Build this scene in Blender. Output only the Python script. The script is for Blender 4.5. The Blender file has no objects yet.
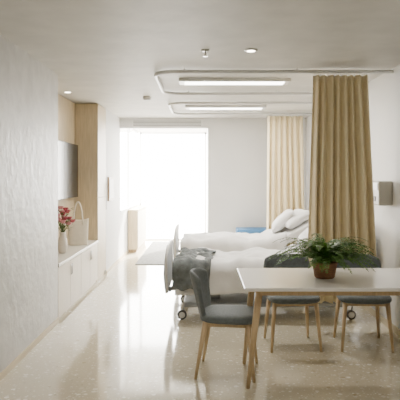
import bpy, bmesh, math, random
from mathutils import Vector, Matrix, noise
random.seed(7)
C=bpy.context.scene.collection
H=2.56; XL=-1.5; XR=1.85; XN=-1.83

# ---------------- materials ----------------
def mat(name,col,rough=0.5,metal=0.0,spec=0.5,bump=0,bscale=20,var=0.0,vscale=5,emit=None,estr=0,stretch=None,sheen=0,bdist=.02):
    m=bpy.data.materials.new(name); m.use_nodes=True
    nt=m.node_tree; b=nt.nodes['Principled BSDF']
    b.inputs['Base Color'].default_value=(*col,1)
    b.inputs['Roughness'].default_value=rough
    b.inputs['Metallic'].default_value=metal
    b.inputs['Specular IOR Level'].default_value=spec
    if sheen: b.inputs['Sheen Weight'].default_value=sheen
    if emit:
        b.inputs['Emission Color'].default_value=(*emit,1); b.inputs['Emission Strength'].default_value=estr
    tc=nt.nodes.new('ShaderNodeTexCoord'); mp=nt.nodes.new('ShaderNodeMapping')
    nt.links.new(tc.outputs['Object'],mp.inputs['Vector'])
    if stretch: mp.inputs['Scale'].default_value=stretch
    if var:
        n=nt.nodes.new('ShaderNodeTexNoise'); n.inputs['Scale'].default_value=vscale; n.inputs['Detail'].default_value=6
        nt.links.new(mp.outputs[0],n.inputs['Vector'])
        r=nt.nodes.new('ShaderNodeValToRGB')
        r.color_ramp.elements[0].position=.3; r.color_ramp.elements[1].position=.7
        r.color_ramp.elements[0].color=(*[c*(1-var) for c in col],1)
        r.color_ramp.elements[1].color=(*[min(1,c*(1+var)) for c in col],1)
        nt.links.new(n.outputs['Fac'],r.inputs['Fac']); nt.links.new(r.outputs[0],b.inputs['Base Color'])
    if bump:
        n2=nt.nodes.new('ShaderNodeTexNoise'); n2.inputs['Scale'].default_value=bscale; n2.inputs['Detail'].default_value=8
        nt.links.new(mp.outputs[0],n2.inputs['Vector'])
        bp=nt.nodes.new('ShaderNodeBump'); bp.inputs['Strength'].default_value=bump; bp.inputs['Distance'].default_value=bdist
        nt.links.new(n2.outputs['Fac'],bp.inputs['Height']); nt.links.new(bp.outputs[0],b.inputs['Normal'])
    return m
M={}
M['plaster']=mat('plaster_wall',(.61,.605,.59),.40,bump=.45,bscale=11,bdist=.016,var=.12,vscale=7)
M['ceil']=mat('ceiling_paint',(.64,.625,.59),.55,bump=.3,bscale=6,bdist=.014,var=.09,vscale=3.5)
M['wallwhite']=mat('white_paint',(.76,.755,.745),.6,var=.03,vscale=2)
M['trim']=mat('trim_cream',(.66,.56,.38),.4)
M['wood']=mat('light_oak',(.54,.44,.29),.45,var=.14,vscale=6,stretch=(9,9,.7))
M['woodpale']=mat('pale_oak_front',(.64,.57,.46),.4,var=.07,vscale=6,stretch=(6,6,.6))
M['wooddark']=mat('oak_dark',(.30,.21,.12),.45,var=.2,vscale=6,stretch=(8,8,.8))
M['leg']=mat('beech_leg',(.62,.46,.27),.4,var=.1,vscale=10,stretch=(8,8,1))
M['counter']=mat('white_counter',(.78,.75,.69),.25)
M['table']=mat('white_table',(.84,.82,.78),.2)
M['fabric']=mat('grey_upholstery',(.13,.155,.165),.85,bump=.3,bscale=250,var=.12,vscale=40,sheen=.2)
M['blanket']=mat('grey_throw',(.15,.17,.175),.95,bump=.4,bscale=120,var=.35,vscale=14,sheen=.2)
M['linen']=mat('white_linen',(.85,.845,.84),.8,bump=.25,bscale=14)
M['curtain']=mat('cream_curtain',(.87,.75,.49),.85,bump=.15,bscale=200,var=.03,vscale=6,sheen=.1)
M['rail']=mat('white_rail',(.82,.82,.81),.35)
M['metal']=mat('chrome',(.6,.6,.6),.3,metal=1)
M['bedplastic']=mat('bed_plastic',(.48,.52,.56),.4)
M['bedframe']=mat('bed_frame_grey',(.42,.44,.46),.45)
M['black']=mat('tv_black',(.012,.016,.022),.22)
M['rubber']=mat('rubber',(.12,.12,.12),.7)
M['blue']=mat('blue_vinyl',(.05,.18,.38),.5)
M['tote']=mat('canvas_tote',(.74,.69,.58),.9,bump=.3,bscale=200,var=.05,vscale=20)
M['pot']=mat('wicker_pot',(.24,.11,.045),.6,bump=.5,bscale=60,var=.3,vscale=30,stretch=(1,1,5))
M['soil']=mat('soil',(.04,.025,.015),.95,bump=.5,bscale=80)
M['leaf']=mat('fern_leaf',(.065,.17,.012),.5,var=.45,vscale=18)
M['stem']=mat('fern_stem',(.07,.13,.03),.6)
M['red']=mat('rose_deep_pink',(.45,.08,.12),.6,var=.3,vscale=30)
M['pink']=mat('rose_pink',(.70,.30,.32),.6)
M['vase']=mat('vase_ceramic',(.65,.6,.52),.3)
M['lamp']=mat('lamp_diffuser',(1,1,1),.5,emit=(1,.97,.9),estr=12)
M['down']=mat('downlight_glow',(1,1,1),.5,emit=(1,.9,.72),estr=20)
M['grille']=mat('grille_dark',(.16,.16,.16),.6)
M['frame']=mat('window_frame',(.85,.85,.85),.4)
M['device']=mat('device_plastic',(.55,.53,.47),.45)
M['rug']=mat('bay_rug',(.15,.15,.14),.9,var=.35,vscale=22,bump=.3,bscale=60)
M['paving']=mat('terrace_paving',(.8,.8,.78),.8,var=.03)

# terrazzo
def terrazzo():
    m=bpy.data.materials.new('terrazzo_floor'); m.use_nodes=True; nt=m.node_tree; b=nt.nodes['Principled BSDF']; L=nt.links.new
    tc=nt.nodes.new('ShaderNodeTexCoord')
    def layer(scale,thr,prev,ca,cb):
        v=nt.nodes.new('ShaderNodeTexVoronoi'); v.inputs['Scale'].default_value=scale
        L(tc.outputs['Object'],v.inputs['Vector'])
        sep=nt.nodes.new('ShaderNodeSeparateColor'); L(v.outputs['Color'],sep.inputs[0])
        a=nt.nodes.new('ShaderNodeMath'); a.operation='LESS_THAN'; L(v.outputs['Distance'],a.inputs[0])
        sc=nt.nodes.new('ShaderNodeMath'); sc.operation='MULTIPLY'; sc.inputs[1].default_value=thr; L(sep.outputs[0],sc.inputs[0]); L(sc.outputs[0],a.inputs[1])
        mx=nt.nodes.new('ShaderNodeMix'); mx.data_type='RGBA'; mx.inputs['A'].default_value=(*ca,1); mx.inputs['B'].default_value=(*cb,1)
        L(sep.outputs[1],mx.inputs['Factor'])
        out=nt.nodes.new('ShaderNodeMix'); out.data_type='RGBA'; L(a.outputs[0],out.inputs['Factor'])
        if prev is None: out.inputs['A'].default_value=(.60,.545,.415,1)
        else: L(prev,out.inputs['A'])
        L(mx.outputs['Result'],out.inputs['B']); return out.outputs['Result']
    c=layer(21,.40,None,(.94,.91,.83),(.46,.40,.28))
    c=layer(50,.44,c,(.88,.86,.78),(.48,.43,.32))
    L(c,b.inputs['Base Color'])
    b.inputs['Specular IOR Level'].default_value=.65
    n=nt.nodes.new('ShaderNodeTexNoise'); n.inputs['Scale'].default_value=3; L(tc.outputs['Object'],n.inputs['Vector'])
    mr=nt.nodes.new('ShaderNodeMapRange'); mr.inputs['To Min'].default_value=.05; mr.inputs['To Max'].default_value=.13; L(n.outputs['Fac'],mr.inputs[0]); L(mr.outputs[0],b.inputs['Roughness'])
    return m
M['floor']=terrazzo()

# ---------------- helpers ----------------
def link(name,me,m=None,parent=None,smooth=False):
    o=bpy.data.objects.new(name,me); C.objects.link(o)
    if m: me.materials.append(M[m] if isinstance(m,str) else m)
    if smooth:
        for p in me.polygons: p.use_smooth=True
    if parent: o.parent=parent
    return o
def empty(name,loc=(0,0,0),rot=0):
    e=bpy.data.objects.new(name,None); e.location=loc; e.rotation_euler=(0,0,rot); e.empty_display_size=.1; C.objects.link(e); return e
def box(name,a,b,m,parent=None,bev=0.0):
    bm=bmesh.new()
    r=bmesh.ops.create_cube(bm,size=1)
    for v in bm.verts:
        v.co=Vector([(a[i]+b[i])/2+v.co[i]*abs(b[i]-a[i]) for i in range(3)])
    if bev: bmesh.ops.bevel(bm,geom=bm.edges[:],offset=bev,segments=3,affect='EDGES',profile=.6)
    me=bpy.data.meshes.new(name); bm.to_mesh(me); bm.free()
    return link(name,me,m,parent,smooth=False)
def tube_bm(bm,pts,rads,n=10,mi=0):
    pts=[Vector(p) for p in pts]
    if not isinstance(rads,(list,tuple)): rads=[rads]*len(pts)
    rings=[]; prev=None
    for i,p in enumerate(pts):
        t=(pts[min(i+1,len(pts)-1)]-pts[max(i-1,0)]).normalized()
        if prev is None: u=t.orthogonal().normalized()
        else:
            u=(prev-t*prev.dot(t))
            u=u.normalized() if u.length>1e-5 else t.orthogonal().normalized()
        prev=u; w=t.cross(u)
        rings.append([bm.verts.new(p+(u*math.cos(2*math.pi*k/n)+w*math.sin(2*math.pi*k/n))*rads[i]) for k in range(n)])
    for i in range(len(rings)-1):
        for k in range(n):
            f=bm.faces.new((rings[i][k],rings[i][(k+1)%n],rings[i+1][(k+1)%n],rings[i+1][k])); f.smooth=True; f.material_index=mi
    f=bm.faces.new(rings[0][::-1]); f.material_index=mi
    f=bm.faces.new(rings[-1]); f.material_index=mi
def tube(name,pts,rads,m,parent=None,n=12):
    bm=bmesh.new(); tube_bm(bm,pts,rads,n)
    me=bpy.data.meshes.new(name); bm.normal_update(); bmesh.ops.recalc_face_normals(bm,faces=bm.faces[:]); bm.to_mesh(me); bm.free(); return link(name,me,m,parent)
def lathe(name,prof,m,parent=None,n=32,loc=(0,0,0)):
    bm=bmesh.new(); rings=[]
    for r,z in prof:
        rings.append([bm.verts.new((loc[0]+r*math.cos(2*math.pi*k/n),loc[1]+r*math.sin(2*math.pi*k/n),loc[2]+z)) for k in range(n)])
    for i in range(len(rings)-1):
        for k in range(n):
            f=bm.faces.new((rings[i][k],rings[i][(k+1)%n],rings[i+1][(k+1)%n],rings[i+1][k])); f.smooth=True
    bm.faces.new(rings[0][::-1]); bm.faces.new(rings[-1])
    me=bpy.data.meshes.new(name); bm.to_mesh(me); bm.free(); return link(name,me,m,parent)
def grid(name,fn,nu,nv,m,parent=None,solid=0,sub=0,offset=-1):
    bm=bmesh.new(); vs=[[bm.verts.new(fn(i/nu,j/nv)) for j in range(nv+1)] for i in range(nu+1)]
    for i in range(nu):
        for j in range(nv):
            f=bm.faces.new((vs[i][j],vs[i+1][j],vs[i+1][j+1],vs[i][j+1])); f.smooth=True
    me=bpy.data.meshes.new(name); bm.to_mesh(me); bm.free(); o=link(name,me,m,parent)
    if solid:
        s=o.modifiers.new('s','SOLIDIFY'); s.thickness=solid; s.offset=offset
    if sub:
        s=o.modifiers.new('ss','SUBSURF'); s.levels=sub; s.render_levels=sub
    return o

# ---------------- room shell ----------------
YB=10.06; YW=13.3; XO=.09
box('floor',(-2.1,-1.6,-.12),(2.0,YW+.1,0),'floor')
box('ceiling',(-2.1,-1.6,H),(2.0,YW+.1,H+.12),'ceil')
box('wall_left',(-2.1,-1.5,0),(XL,5.79,H),'plaster')
box('wall_niche',(-2.1,5.79,0),(XN-.02,8.0,H),'plaster')
box('wall_left_far',(-2.1,8.0,0),(XL-.34,8.66,H),'plaster')
box('wall_left_rear',(-2.1,8.66,0),(XL,YB+.1,H),'wallwhite')
box('wall_bay_left',(XL-.12,YB+.1,0),(XL,YW+.1,.86),'wallwhite')
box('wall_right',(XR,-1.5,0),(2.0,YB+.15,H),'wallwhite')
box('wall_back',(XO,YB,0),(XR,YB+.15,H),'wallwhite')
box('wall_bay_right',(XO,YB+.15,0),(XO+.15,YW+.1,H),'wallwhite')
box('trim_header',(XL,YB,2.38),(XO,YB+.15,H),'wallwhite')
box('wall_camera_side',(-2.1,-1.6,0),(2.0,-1.5,H),'plaster')
box('baseboard_left',(XL,-1.5,0),(XL+.012,5.79,.05),'trim')
box('baseboard_left_rear',(XL,8.68,0),(XL+.012,11.0,.05),'trim')
box('baseboard_back',(XO+.01,YB-.012,0),(XR-.015,YB,.07),'trim')
box('baseboard_right',(XR-.012,-1.5,0),(XR,YB-.01,.07),'trim')
# bay end window, plus an added side opening
w=empty('window_1',(0,YW+.03,0))
for k,x in enumerate([XL+.02,XO-.03]):
    box('jamb_%d'%k,(x-.02,-.03,.0),(x+.02,.03,H),'frame',w)
box('sill',(XL,-.03,0),(XO,.03,.03),'frame',w); box('head',(XL,-.03,H-.04),(XO,.03,H),'frame',w)
w=empty('added_side_window',(XL-.06,0,0))  # side glazing added so bright sky whitens the bay's left side
box('sill',(-.06,YB+.1,.86),(.07,YW,.885),'frame',w); box('head',(-.03,YB+.1,H-.04),(.03,YW,H),'frame',w)
for k,y in enumerate([YB+.12,11.7]):
    box('jamb_%d'%k,(-.03,y-.02,.885),(.03,y+.02,H-.04),'frame',w)
box('ground_terrace',(-12,YW+.1,-.2),(8,26,-.05),'paving')
box('ground_terrace_side',(-12,YB-1,-.2),(-2.1,YW+.1,-.05),'paving')
box('bay_rug',(-1.16,9.55,0),(-.52,12.9,.012),'rug')

# AC grille
g=empty('trim_air_grille',(0,YB,0))
box('plate',(-1.27,-.012,2.405),(-.01,0,2.525),'rail',g)
for k in range(4):
    z=2.42+k*.026
    box('slot_%d'%k,(-1.25,-.015,z),(-.03,-.011,z+.010),'grille',g)

# ---------------- cabinetry ----------------
b=empty('bench_cabinet')
box('carcass',(XN,5.80,.07),(XL-.02,7.995,.565),'woodpale',b)
box('plinth',(XN,5.80,0),(XL-.03,7.995,.07),'woodpale',b)
n=4; L=(7.99-5.80)/n
for k in range(n):
    y0=5.80+k*L
    box('door_%d'%k,(XL-.02,y0+.004,.05),(XL,y0+L-.004,.555),'woodpale',b,.002)
    yy=y0+(L-.03 if k%2==0 else .03)
    tube('handle_%d'%k,[(XL+.014,yy,.40),(XL+.014,yy,.52)],.005,'metal',b,8)
box('countertop',(XN,5.80,.565),(XL+.01,7.995,.60),'counter',b,.003)
p=empty('wood_wall_panel')
for k in range(3):
    y0=5.80+k*.732
    box('panel_%d'%k,(XN-.018,y0+.002,.602),(XN,y0+.73,H-.01),'wood',p)
t=empty('tall_cabinet')
box('carcass',(XN,8.0,0),(XL-.022,8.65,H-.012),'wood',t)
box('door_lower',(XL-.022,8.0,.07),(XL,8.65,1.2),'wood',t,.002)
box('door_upper',(XL-.022,8.0,1.206),(XL,8.65,H-.015),'wood',t,.002)
tube('handle',[(XL+.016,8.58,1.0),(XL+.016,8.58,1.4)],.007,'metal',t,8)

tv=empty('wall_television')
box('screen',(XN+.03,6.35,1.22),(XN+.07,7.90,1.95),'black',tv,.006)
box('bracket',(XN,6.9,1.4),(XN+.03,7.4,1.75),'grille',tv)

wf=empty('framed_picture')
box('frame',(XL,8.78,1.12),(XL+.03,9.22,1.5),'wooddark',wf,.004)
box('print',(XL+.03,8.82,1.16),(XL+.033,9.18,1.46),'device',wf)

lc=empty('low_wood_cabinet')
box('body',(XL+.015,11.1,.06),(XL+.20,12.8,.82),'wood',lc,.004)
box('top',(XL+.013,11.08,.82),(XL+.22,12.82,.85),'wood',lc,.004)
box('plinth',(XL+.02,11.12,0),(XL+.18,12.78,.06),'wooddark',lc)
for k in range(3):
    box('door_%d'%k,(XL+.20,11.11+k*.565,.08),(XL+.212,11.66+k*.565,.81),'woodpale',lc,.003)

# tote
def tote():
    e=empty('tote_bag',(-1.655,7.42,.60),math.radians(8))
    def fn(u,v):
        a=2*math.pi*u; wv=.125+.012*v; d=.055*(1-.55*v)
        c=math.cos(a); s=math.sin(a)
        x=wv*math.copysign(abs(c)**.5,c); y=d*math.copysign(abs(s)**.6,s)
        z=.002+.35*v-.02*v*(1-abs(c))+.006*noise.noise(Vector((x*9,y*9,v*4)))
        return Vector((x,y,max(z,.002)))
    grid('body',fn,40,14,'tote',e,.004)
    box('base',(-.115,-.045,.002),(.115,.045,.01),'tote',e)
    for s in (-1,1):
        pts=[(-.06+.12*k/12+0,s*.03,.33+.24*math.sin(math.pi*k/12)**.6) for k in range(13)]
        tube('handle_%d'%(s+2),[(-.06,s*.03,.27)]+pts+[(.06,s*.03,.27)],.008,'tote',e,8)
tote()
# flowers in vase
def flowers():
    e=empty('vase_of_roses',(-1.66,6.62,.60))
    lathe('vase',[(.035,0.001),(.05,.02),(.06,.08),(.045,.17),(.03,.22),(.038,.25),(.03,.25),(.025,.22)],'vase',e)
    bm=bmesh.new(); bm2=bmesh.new(); bm3=bmesh.new()
    for k in range(20):
        a=random.uniform(0,6.28); r=random.uniform(.02,.13); z=random.uniform(.38,.57)-r*.5
        c=Vector((r*math.cos(a),r*math.sin(a),z))
        tube_bm(bm2,[(0,0,.22),(c.x*.5,c.y*.5,.22+(z-.22)*.6),c],.003,5)
        tgt=bm if k%2 else bm3
        for layer in range(3):
            for q in range(5):
                th=q*1.257+layer*.6; R=.012+.009*layer
                nrm=Vector((math.cos(th),math.sin(th),0)); tn=Vector((-math.sin(th),math.cos(th),0))
                base=c+nrm*R*.5-Vector((0,0,.018)); vs=[]
                for (uu,vv,oo) in [(-.4,0,0),(.4,0,0),(.9,.6,.35),(.5,1,.5),(-.5,1,.5),(-.9,.6,.35)]:
                    vs.append(tgt.verts.new(base+tn*uu*(.014+.006*layer)+Vector((0,0,vv*.036))+nrm*oo*R*1.2))
                tgt.faces.new(vs)
    for k in range(70):
        a=random.uniform(0,6.28); r=random.uniform(.03,.12); z=random.uniform(.25,.52)
        c=Vector((r*math.cos(a),r*math.sin(a),z)); d=Vector((math.cos(a),math.sin(a),.4)).normalized(); s=d.cross(Vector((0,0,1))).normalized()
        bm2.faces.new([bm2.verts.new(c),bm2.verts.new(c+d*.02+s*.015),bm2.verts.new(c+d*.055),bm2.verts.new(c+d*.02-s*.015)])
    for nm,q,mm in (('roses_deep',bm,'red'),('stems',bm2,'stem'),('roses_pink',bm3,'pink')):
        me=bpy.data.meshes.new(nm); q.to_mesh(me); q.free(); link(nm,me,mm,e)
flowers()

# ---------------- ceiling fittings ----------------
def area(name,loc,sx,sy,en,col,parent=None,rot=(0,0,0)):
    ld=bpy.data.lights.new(name,'AREA'); ld.shape='RECTANGLE'; ld.size=sx; ld.size_y=sy; ld.energy=en; ld.color=col
    lo=bpy.data.objects.new(name,ld); C.objects.link(lo); lo.location=loc; lo.rotation_euler=rot
    if parent: lo.parent=parent
    return lo
def linear(y,cx,en):
    e=empty('linear_ceiling_light',(cx,y,0))
    box('housing',(-.60,-.13,H-.035),(.60,.13,H-.001),'rail',e,.008)
    box('diffuser',(-.54,-.085,H-.040),(.54,.085,H-.036),'lamp',e)
    area('lamp',(0,0,H-.045),1.06,.16,en,(1,.94,.85),e)
linear(6.12,.34,32); linear(8.4,.34,55)
def track(y0,y1,xl,z=2.525):
    e=empty('curtain_track')
    r=.22; pts=[(XR-.003,y0,z)]
    pts.append((xl+r,y0,z))
    for k in range(1,9):
        a=-math.pi/2-k*math.pi/16; pts.append((xl+r+r*math.cos(a),y0+r+r*math.sin(a),z))
    pts.append((xl,y1-r,z))
    for k in range(1,9):
        a=math.pi-k*math.pi/16; pts.append((xl+r+r*math.cos(a),y1-r+r*math.sin(a),z))
    pts.append((XR-.003,y1,z))
    tube('rail',pts,.019,'rail',e,10)
    for i,(x,y) in enumerate([(xl+.3,y0),(xl+1.4,y0),(xl+.3,y1),(xl+1.4,y1)]):
        tube('hanger_%d'%i,[(x,y,z+.01),(x,y,H)],.006,'rail',e,8)
track(5.45,6.9,-.48); track(7.75,9.1,-.48)
def downlight(x,y):
    e=empty('recessed_downlight',(x,y,H))
    lathe('ring',[(.035,-.001),(.055,-.001),(.055,-.008),(.037,-.010)],'rail',e)
    lathe('lens',[(.034,-.0115),(.034,-.0105)],'down',e)
downlight(.40,4.67); downlight(-1.68,6.95)
e=empty('fire_sprinkler',(.02,4.67,H))
lathe('escutcheon',[(.035,-.001),(.03,-.012),(.012,-.016)],'metal',e)
tube('pipe',[(0,0,-.01),(0,0,-.05)],.008,'metal',e); lathe('deflector',[(.022,-.052),(.022,-.056)],'metal',e)
e=empty('smoke_detector',(-.74,7.4,H))
lathe('base',[(.055,-.001),(.055,-.02),(.04,-.045),(.02,-.05)],'rail',e)
lathe('vent_ring',[(.045,-.03),(.047,-.036),(.040,-.042)],'grille',e)

# ---------------- curtains ----------------
def curtain(x0,x1,y,ztop,zbot,folds,ph,flare=.05):
    e=empty('privacy_curtain')
    def fn(u,v):
        z=ztop+(zbot-ztop)*v
        w0=flare*(1-v)
        xa=x0+w0*1.2; xb=x1-w0*1.6
        uu=u+.010*math.sin(7*u*math.pi+ph)*(1+v)
        x=xa+(xb-xa)*uu
        amp=.028+.022*v
        f=math.sin(2*math.pi*folds*u+ph+.5*math.sin(3*u+2*v)+.35*math.sin(11*u))
        return Vector((x+.012*v*math.sin(9*u+ph),y+amp*f+.012*v*noise.noise(Vector((u*6,v*3,ph))),z))
    grid('cloth',fn,folds*20,26,'curtain',e,.003)
    for k in range(folds*2):
        u=(k+.5)/(folds*2); p=fn(u,0)
        tube('hook_%d'%k,[(p.x,p.y,ztop-.01),(p.x,y,ztop+.015)],.004,'rail',e,6)
    return e
curtain(1.00,1.70,5.45,2.488,.28,8,.4,.06)
curtain(1.01,1.68,9.1,2.488,.28,7,1.7,.03)

# ---------------- beds ----------------
def bed(fx,cy,seed,throw):
    e=empty('hospital_bed',(fx,cy,0))
    def prof(s):
        base=.56
        if s>1.30:
            t=min((s-1.30)/.75,1); base+=.34*(t*t*(3-2*t)*.35+t*.65)
        return base
    for sy in (-.43,.43):
        tube('side_rail_%s'%('a' if sy<0 else 'b'),[(.03,sy,.34),(2.08,sy,.34)],.025,'bedframe',e)
    box('deck',(.05,-.44,.36),(1.35,.44,.40),'bedframe',e,.01)
    box('lift_column_foot',(.35,-.15,.14),(.55,.15,.36),'bedframe',e,.02)
    box('lift_column_head',(1.5,-.15,.14),(1.7,.15,.36),'bedframe',e,.02)
    box('base_frame',(.15,-.36,.12),(1.9,.36,.17),'bedframe',e,.02)
    box('back_support',(1.30,-.42,.34),(2.0,.42,.40),'bedframe',e,.01)
    for i,(x,y) in enumerate([(.14,-.38),(.14,.38),(1.92,-.38),(1.92,.38)]):
        tube('wheel_%d'%i,[(x,y-.018,.05),(x,y+.018,.05)],.049,'rubber',e,20)
        tube('wheel_hub_%d'%i,[(x,y-.021,.05),(x,y+.021,.05)],.032,'rail',e,14)
        tube('fork_%d'%i,[(x+.01,y+.026,.05),(x+.02,y+.026,.14),(x+.02,y,.16)],.010,'metal',e,8)
    def board(nm,x,zb,zt):
        def fn(u,v):
            y=-.49+.98*u; c=1-abs(2*u-1)**5
            return Vector((x-.02*math.sin(math.pi*v),y*(1-.04*v),zb+(zt-zb)*v*(.86+.14*c)))
        grid(nm,fn,24,8,'bedplastic',e,.03)
        tube(nm+'_rim',[(x-.015,-.48,zb+.02),(x-.02,-.485,zb+(zt-zb)*.8),(x-.01,-.42,zt-.02),(x-.01,-.2,zt+.005),(x-.01,.2,zt+.005),(x-.01,.42,zt-.02),(x-.02,.485,zb+(zt-zb)*.8),(x-.015,.48,zb+.02)],.014,'rail',e,8)
        for sy in (-.4,.4): tube(nm+'_post_%d'%(sy>0),[(x+.01,sy,.30),(x+.01,sy,zb+.05)],.018,'bedframe',e)
    board('footboard',0,.30,.76); board('headboard',2.10,.40,.98)
    def mfn(u,v):
        s=.05+2.0*u; a=2*math.pi*v; c=math.cos(a); q=math.sin(a)
        y=.44*math.copysign(abs(c)**.25,c); z=.08*math.copysign(abs(q)**.3,q)
        return Vector((s,y,prof(s)-.09+z))
    grid('mattress',mfn,30,40,'linen',e)
    def surf(s,a,drop,lift,amp,sc,sd):
        sg=1 if a>=0 else -1; d=abs(a); R=.06; fl=.42
        if d<fl: y=d; z=0; nx=(0,1)
        elif d<fl+R*1.57:
            th=(d-fl)/R; y=fl+R*math.sin(th); z=-R*(1-math.cos(th)); nx=(math.sin(th),math.cos(th))
        else:
            dd=d-fl-R*1.57; y=fl+R+.02*math.sin(s*14+sd)*min(1,dd*6)+dd*.08; z=-R-dd; nx=(1,0)
        nn=lift+amp*(noise.noise(Vector((s*sc,a*sc,sd)))+.45*noise.noise(Vector((s*sc*2.3,a*sc*2.3,sd+4))))
        return Vector((s,sg*(y+nx[0]*nn),prof(s)+z+nx[1]*nn))
    def dfn(u,v):
        s=.07+1.50*u; a=(v*2-1)*(.42+.094+.20+.02*noise.noise(Vector((s*2,seed,0))))
        edge=min(1,u*14,(1-u)*10)
        p=surf(s,a,.2,.045*edge+.008,.06,3.2,seed); return p
    grid('duvet',dfn,70,56,'linen',e,.02)
    def pillow(nm,cx,cy2,cz,tilt,rz):
        bm=bmesh.new(); bmesh.ops.create_grid(bm,x_segments=20,y_segments=16,size=1)
        top=[v for v in bm.verts]
        ret=bmesh.ops.duplicate(bm,geom=bm.verts[:]+bm.edges[:]+bm.faces[:])
        bot=[v for v in ret['geom'] if isinstance(v,bmesh.types.BMVert)]
        for lst,sg in ((top,1),(bot,-1)):
            for v in lst:
                x,y=v.co.x,v.co.y
                h=((1-abs(x)**3)*(1-abs(y)**3))**.5
                v.co=Vector((x*.22*(1-.08*(1-abs(y))),y*.35*(1-.06*(1-abs(x))),sg*.085*h+.012*h*noise.noise(Vector((x*2,y*2,cy2+sg)))))
        bmesh.ops.remove_doubles(bm,verts=bm.verts[:],dist=.0008)
        bmesh.ops.recalc_face_normals(bm,faces=bm.faces[:])
        me=bpy.data.meshes.new(nm); bm.to_mesh(me); bm.free()
        o=link(nm,me,'linen',e,True); o.location=(cx,cy2,cz); o.rotation_euler=(0,tilt,rz)
    pillow('pillow_1',1.76,-.06,prof(1.76)+.10,-.55,.1)
    pillow('pillow_2',1.60,.08,prof(1.60)+.15,-.75,-.12)
    if throw:
        def tfn(u,v):
            s=.05+.40*u+.14*(v-.3)*.5+.04*noise.noise(Vector((v*5,1,2)))
            s=max(s,.045)
            a=-.42-.094-.15+ (1.02)*v+.05*noise.noise(Vector((u*5,3,1)))
            e2=min(1,u*8,(1-u)*8)
            return surf(s,a,.2,.070+.02*e2,.045,7.5,9.3)
        grid('throw_blanket',tfn,70,90,'blanket',e,.012)
    return e
bed(-.36,6.28,1.3,True)
bed(-.38,8.48,5.1,False)

# blue bench
e=empty('blue_storage_bench',(.92,9.72,0))
box('body',(-.33,-.22,.05),(.33,.22,.50),'blue',e,.015)
box('cushion',(-.34,-.23,.50),(.34,.23,.61),'blue',e,.03)
for i,(x,y) in enumerate([(-.28,-.17),(.28,-.17),(-.28,.17),(.28,.17)]): tube('foot_%d'%i,[(x,y,0),(x,y,.06)],.02,'rubber',e,8)

# wall dispenser on right wall
e=empty('wall_dispenser',(XR,5.62,0))
box('body',(-.14,-.17,1.22),(0,.17,1.46),'device',e,.02)
box('lid',(-.147,-.15,1.37),(-.139,.15,1.44),'rail',e,.003)
box('slot',(-.145,-.08,1.26),(-.138,.08,1.31),'grille',e,.002)
e=empty('bedhead_service_rail',(XR,6.3,0))
box('rail',(-.04,.1,1.30),(0,3.0,1.50),'wood',e,.005)

# ---------------- table ----------------
TX0,TX1,TY0,TY1=.28,1.80,3.78,4.62
t=empty('dining_table')
box('tabletop',(TX0,TY0,.725),(TX1,TY1,.75),'table',t,.006)
box('apron_front',(TX0+.12,TY0+.14,.67),(TX1-.12,TY0+.16,.725),'leg',t)
box('apron_back',(TX0+.12,TY1-.16,.67),(TX1-.12,TY1-.14,.725),'leg',t)
for i,(x,y,dx,dy) in enumerate([(TX0+.12,TY0+.17,-.08,0.03),(TX1-.12,TY0+.17,.05,.03),(TX0+.12,TY1-.15,-.07,.03),(TX1-.12,TY1-.15,.05,.03)]):
    tube('leg_%d'%(i+1),[(x,y,.725),(x+dx*.45,y+dy*.45,.4),(x+dx,y+dy,0)],[.027,.023,.014],'leg',t,14)

# ---------------- chairs ----------------
def chair(loc,rot):
    e=empty('dining_chair',loc,rot)
    def sfn(u,v):
        a=2*math.pi*u; ph=-math.pi/2+math.pi*v
        c,s=math.cos(a),math.sin(a); cp,sp=math.cos(ph),math.sin(ph)
        k=abs(cp)**.35
        w=.225; d=.225
        x=w*math.copysign(abs(c)**.55,c)*k; y=d*math.copysign(abs(s)**.55,s)*k
        x*=1-.10*(y/d)*.5
        return Vector((x,y-.01,.44+.035*math.copysign(abs(sp)**.6,sp)))
    grid('seat',sfn,48,16,'fabric',e)
    def bfn(u,v):
        q=2*u-1; wd=.16+.06*math.sin(min(1,v*1.25)*math.pi/2)-.035*max(0,v-.75)*4*.5
        ztop=1-.10*abs(q)**4
        z=.43+.35*v*ztop
        y=.205+.09*v-.085*q*q*(.5+v*.6)
        return Vector((wd*q,y,z))
    o=grid('backrest',bfn,18,10,'fabric',e,.034,1,offset=0)
    for i,(x,y,dx,dy) in enumerate([(-.18,-.16,-.035,-.045),(.18,-.16,.035,-.045),(-.17,.16,-.035,.07),(.17,.16,.035,.07)]):
        tube('leg_%d'%(i+1),[(x,y,.42),(x+dx,y+dy,0)],[.021,.011],'leg',e,12)
    box('rail_front',(-.17,-.17,.385),(.17,-.15,.41),'leg',e); box('rail_back',(-.16,.15,.385),(.16,.17,.41),'leg',e)
    box('rail_left',(-.18,-.16,.385),(-.16,.16,.41),'leg',e); box('rail_right',(.16,-.16,.385),(.18,.16,.41),'leg',e)
chair((.20,4.33,0),math.radians(82))
chair((.79,5.0,0),math.radians(3))
chair((1.42,5.0,0),math.radians(-3))

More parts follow.
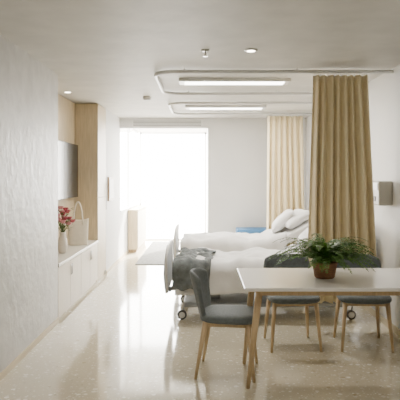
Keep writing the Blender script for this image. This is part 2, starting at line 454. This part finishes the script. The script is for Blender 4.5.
# ---------------- fern ----------------
def fern():
    e=empty('potted_fern',(.905,4.17,.75))
    lathe('pot',[(.065,.001),(.075,.01),(.088,.08),(.095,.115),(.098,.12),(.090,.12),(.086,.10)],'pot',e,36)
    lathe('soil',[(.086,.098),(.03,.108)],'soil',e)
    bm=bmesh.new()
    for k in range(140):
        a=random.uniform(0,6.283); el=random.uniform(.6,1.55); Ln=random.uniform(.31,.47)
        d=Vector((math.cos(a),math.sin(a),0)); pos=Vector((d.x*.03*random.random(),d.y*.03*random.random(),.10))
        pts=[]; ang=el; N=20
        for i in range(N+1):
            pts.append(pos.copy()); st=Ln/N
            pos+=d*math.cos(ang)*st+Vector((0,0,math.sin(ang)*st)); ang-=(.04+.045*el)
            if pos.z<.015: pos.z=.015
            a2=a+random.uniform(-.05,.05); d=Vector((math.cos(a2),math.sin(a2),0))
        tube_bm(bm,pts[::2],.0015,4,1)
        for i in range(3,N):
            t=(pts[i+1]-pts[i]); 
            if t.length<1e-5: continue
            t.normalize(); side=t.cross(Vector((0,0,1)))
            if side.length<1e-3: side=Vector((1,0,0))
            side.normalize()
            l=.037*math.sin(math.pi*min(1,(i-1)/(N-1))**.7)+.006; w=.0065
            for s in (-1,1):
                dd=(side*s+t*.35+Vector((0,0,random.uniform(-.4,.2)))).normalized()
                p=pts[i]
                f=bm.faces.new([bm.verts.new(p-t*w*.4),bm.verts.new(p+dd*l*.5-t*w),bm.verts.new(p+dd*l),bm.verts.new(p+dd*l*.5+t*w)])
                f.material_index=0
    me=bpy.data.meshes.new('fronds'); bm.to_mesh(me); bm.free(); o=link('fronds',me,'leaf',e); me.materials.append(M['stem'])
fern()

# ---------------- lighting ----------------
W=bpy.data.worlds.new('World'); bpy.context.scene.world=W; W.use_nodes=True
bg=W.node_tree.nodes['Background']; bg.inputs[0].default_value=(1,.975,.92,1); bg.inputs[1].default_value=46
def portal(loc,rot,sx,sy):
    pl=bpy.data.lights.new('window_portal','AREA'); pl.shape='RECTANGLE'; pl.size=sx; pl.size_y=sy
    po=bpy.data.objects.new('window_portal',pl); C.objects.link(po); po.location=loc; po.rotation_euler=rot
    pl.cycles.is_portal=True
portal((-.705,YW+.08,1.28),(math.radians(-90),0,0),1.6,2.54)
portal((XL-.13,(YB+.1+YW)/2,1.71),(math.radians(90),0,math.radians(-90)),3.2,1.66)
s=bpy.data.lights.new('sun','SUN'); s.energy=50; s.angle=.03; s.color=(1,.94,.84)
so=bpy.data.objects.new('sun',s); C.objects.link(so); so.rotation_euler=Vector((-.45,-1,-.62)).to_track_quat('-Z','Y').to_euler()
for i,(x,y) in enumerate([(.2,2.2),(.2,.3)]):  # unseen fill lamps with housings, added overhead to brighten the near room
    e=empty('added_fill_panel',(x,y,H))
    box('housing',(-.62,-.32,-.03),(.62,.32,-.001),'rail',e)
    area('panel_lamp',(0,0,-.035),1.2,.6,13,(1,.92,.80),e)
def spot(x,y,en):
    ld=bpy.data.lights.new('downlight_lamp','SPOT'); ld.energy=en; ld.spot_size=1.9; ld.spot_blend=.8; ld.shadow_soft_size=.03; ld.color=(1,.88,.7)
    lo=bpy.data.objects.new('downlight_lamp',ld); C.objects.link(lo); lo.location=(x,y,H-.02)
spot(.40,4.67,24); spot(-1.68,6.95,28)

# ---------------- camera ----------------
cd=bpy.data.cameras.new('camera'); cam=bpy.data.objects.new('camera',cd); C.objects.link(cam)
cam.location=(0,0,1.5); cam.rotation_euler=(math.radians(90),0,0)
cd.sensor_width=36; cd.lens=560/400*36
cd.shift_y=-23/400; cd.shift_x=-3/400
bpy.context.scene.camera=cam
